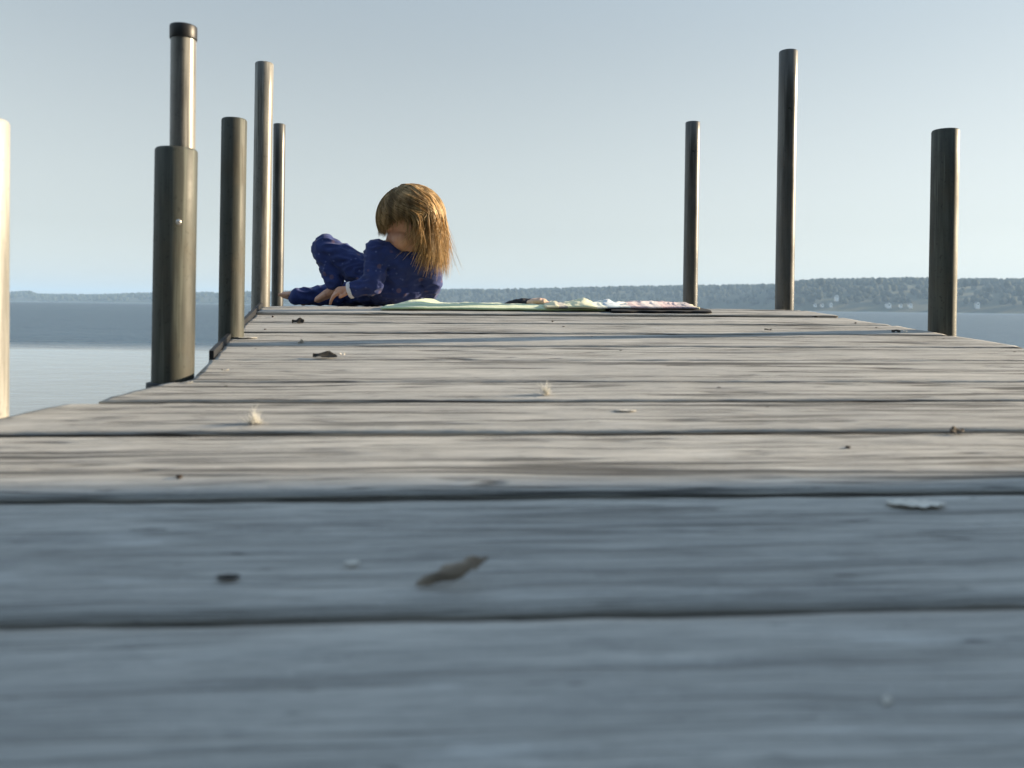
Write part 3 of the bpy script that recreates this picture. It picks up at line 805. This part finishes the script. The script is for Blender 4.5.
# brown dead leaf with its stalk sticking up
c = deck_at(455, 588); sc = c.y/F; b = bmesh.new()
pts = [c + Vector((-38*sc, 0, .002)), c + Vector((-18*sc, .004, 8*sc)), c + Vector((6*sc, .004, 17*sc)), c + Vector((22*sc, .002, 24*sc)), c + Vector((33*sc, 0, 29*sc))]
rings = []
for i, p in enumerate(pts):
    wd = [2, 9, 11, 7, 3][i]*sc
    rings.append([b.verts.new(p + Vector((a_*wd*.25, q*wd*.8, e_*wd))) for a_, q, e_ in ((-.4, .5, .5), (0, 0, .9), (.4, -.5, .45), (.5, -.7, -.5), (0, -.15, -.75), (-.4, .6, -.4))])
for r0, r1 in zip(rings, rings[1:]):
    for k in range(6): b.faces.new((r0[k], r0[(k+1) % 6], r1[(k+1) % 6], r1[k]))
b.faces.new(rings[0][::-1]); b.faces.new(rings[-1])
bmesh.ops.subdivide_edges(b, edges=b.edges[:], cuts=2, use_grid_fill=True, smooth=.6)
for v in b.verts:
    v.co += Vector((noise.noise(v.co*190), noise.noise(v.co*300+Vector((9, 0, 0))), noise.noise(v.co*300+Vector((0, 9, 0)))))*.0026
    v.co.z = max(v.co.z, deckz(v.co.x, v.co.y)+.0012)
bmesh.ops.recalc_face_normals(b, faces=b.faces)
tag(build('dead_leaf', b, TWIG, None, True, c), 'blurred brown rolled dead leaf with raised tip on the near board', 'leaf')

# ------------------------------------------------------------------ unseen wooded bank added behind the viewer to darken the posts' near sides
bm = bmesh.new(); g = []
for y, z in ((-9.0, -1.2), (-10.0, .25), (-13, .9), (-25, 2.0), (-55, 3.0)):
    g.append([bm.verts.new((x, y + .8*noise.noise(Vector((x*.15, y, 0))), z)) for x in range(-60, 61, 4)])
for r0, r1 in zip(g, g[1:]):
    for i in range(len(r0)-1): bm.faces.new((r0[i], r1[i], r1[i+1], r0[i+1]))
tag(build('near_bank', bm, LAND), kind='structure')
bm = bmesh.new(); rnd = random.Random(21)
for i in range(520):
    x = rnd.uniform(-55, 55); y = -rnd.uniform(13, 22); z = 1.2 + 8*rnd.random()**.9
    crown((x, y, z), rnd.uniform(1.0, 2.2), rnd.uniform(.9, 1.9))
tag(build('shade_woods', bm, foliage_mat()), 'unseen dark wood added behind the pier to block low sky', 'wood', kind='stuff')

# ------------------------------------------------------------------ unseen shed added right of the viewer to shade the near boards
BO = Vector((3.9, 1.735, 0))                                  # far corner of the roof towards the pier
bh = empty('shade_boathouse', BO); bh.rotation_euler.z = math.atan(SK)
tag(bh, 'unseen plank shed on piles, added to shade the near pier boards', 'shade_boathouse')
CLAD = simple('shade_boathouse_boards', (.22, .20, .17), .85, 0, .3, 6); ROOFM = simple('shade_boathouse_shingle', (.10, .10, .10), .9, 0, .3, 9)
EAVE = 2.01
def roofz(y): return EAVE - .02 + .42*min(-y, 7.0 + y) if y > -3.5 else EAVE - .02 + .42*(7.0 + y)
b = bmesh.new()
for x0 in (.12, 4.5):
    for i in range(33):
        y0 = -6.8 + i*.2
        box(b, x0, x0+.03, y0, y0+.194, .45, roofz(y0+.1) - .06, .003)
for y0 in (-6.85, -.20):
    for i in range(22): box(b, .16+i*.2, .16+i*.2+.194, y0, y0+.03, .45, EAVE-.02+.02, .003)
build('wall', b, CLAD, bh, False, (0, 0, 0))
b = bmesh.new()
for s_ in (0, 1):
    ya, yb = ((0, -3.5), (-7.0, -3.5))[s_]
    q = [(ya, EAVE), (yb, EAVE+.42*3.5), (yb, EAVE+.42*3.5-.06), (ya, EAVE-.06)]
    a0 = [b.verts.new((-.02, u, v)) for u, v in q]; a1 = [b.verts.new((4.75, u, v)) for u, v in q]
    b.faces.new(a0); b.faces.new(a1[::-1])
    for i in range(4): b.faces.new((a0[i], a0[(i+1) % 4], a1[(i+1) % 4], a1[i]))
bmesh.ops.recalc_face_normals(b, faces=b.faces); build('roof', b, ROOFM, bh, False, (0, 0, 0))
b = bmesh.new(); box(b, .16, 4.49, -6.8, -.21, .30, .42); build('floor', b, CLAD, bh, False, (0, 0, 0))
for x in (.3, 4.3):
    for y in (-6.5, -3.5, -.5):
        b = bmesh.new(); lathe(b, [(.09, -1), (.09, .29)], 16, (x, y, 0)); build('pile', b, CLAD, bh, True, (0, 0, 0))
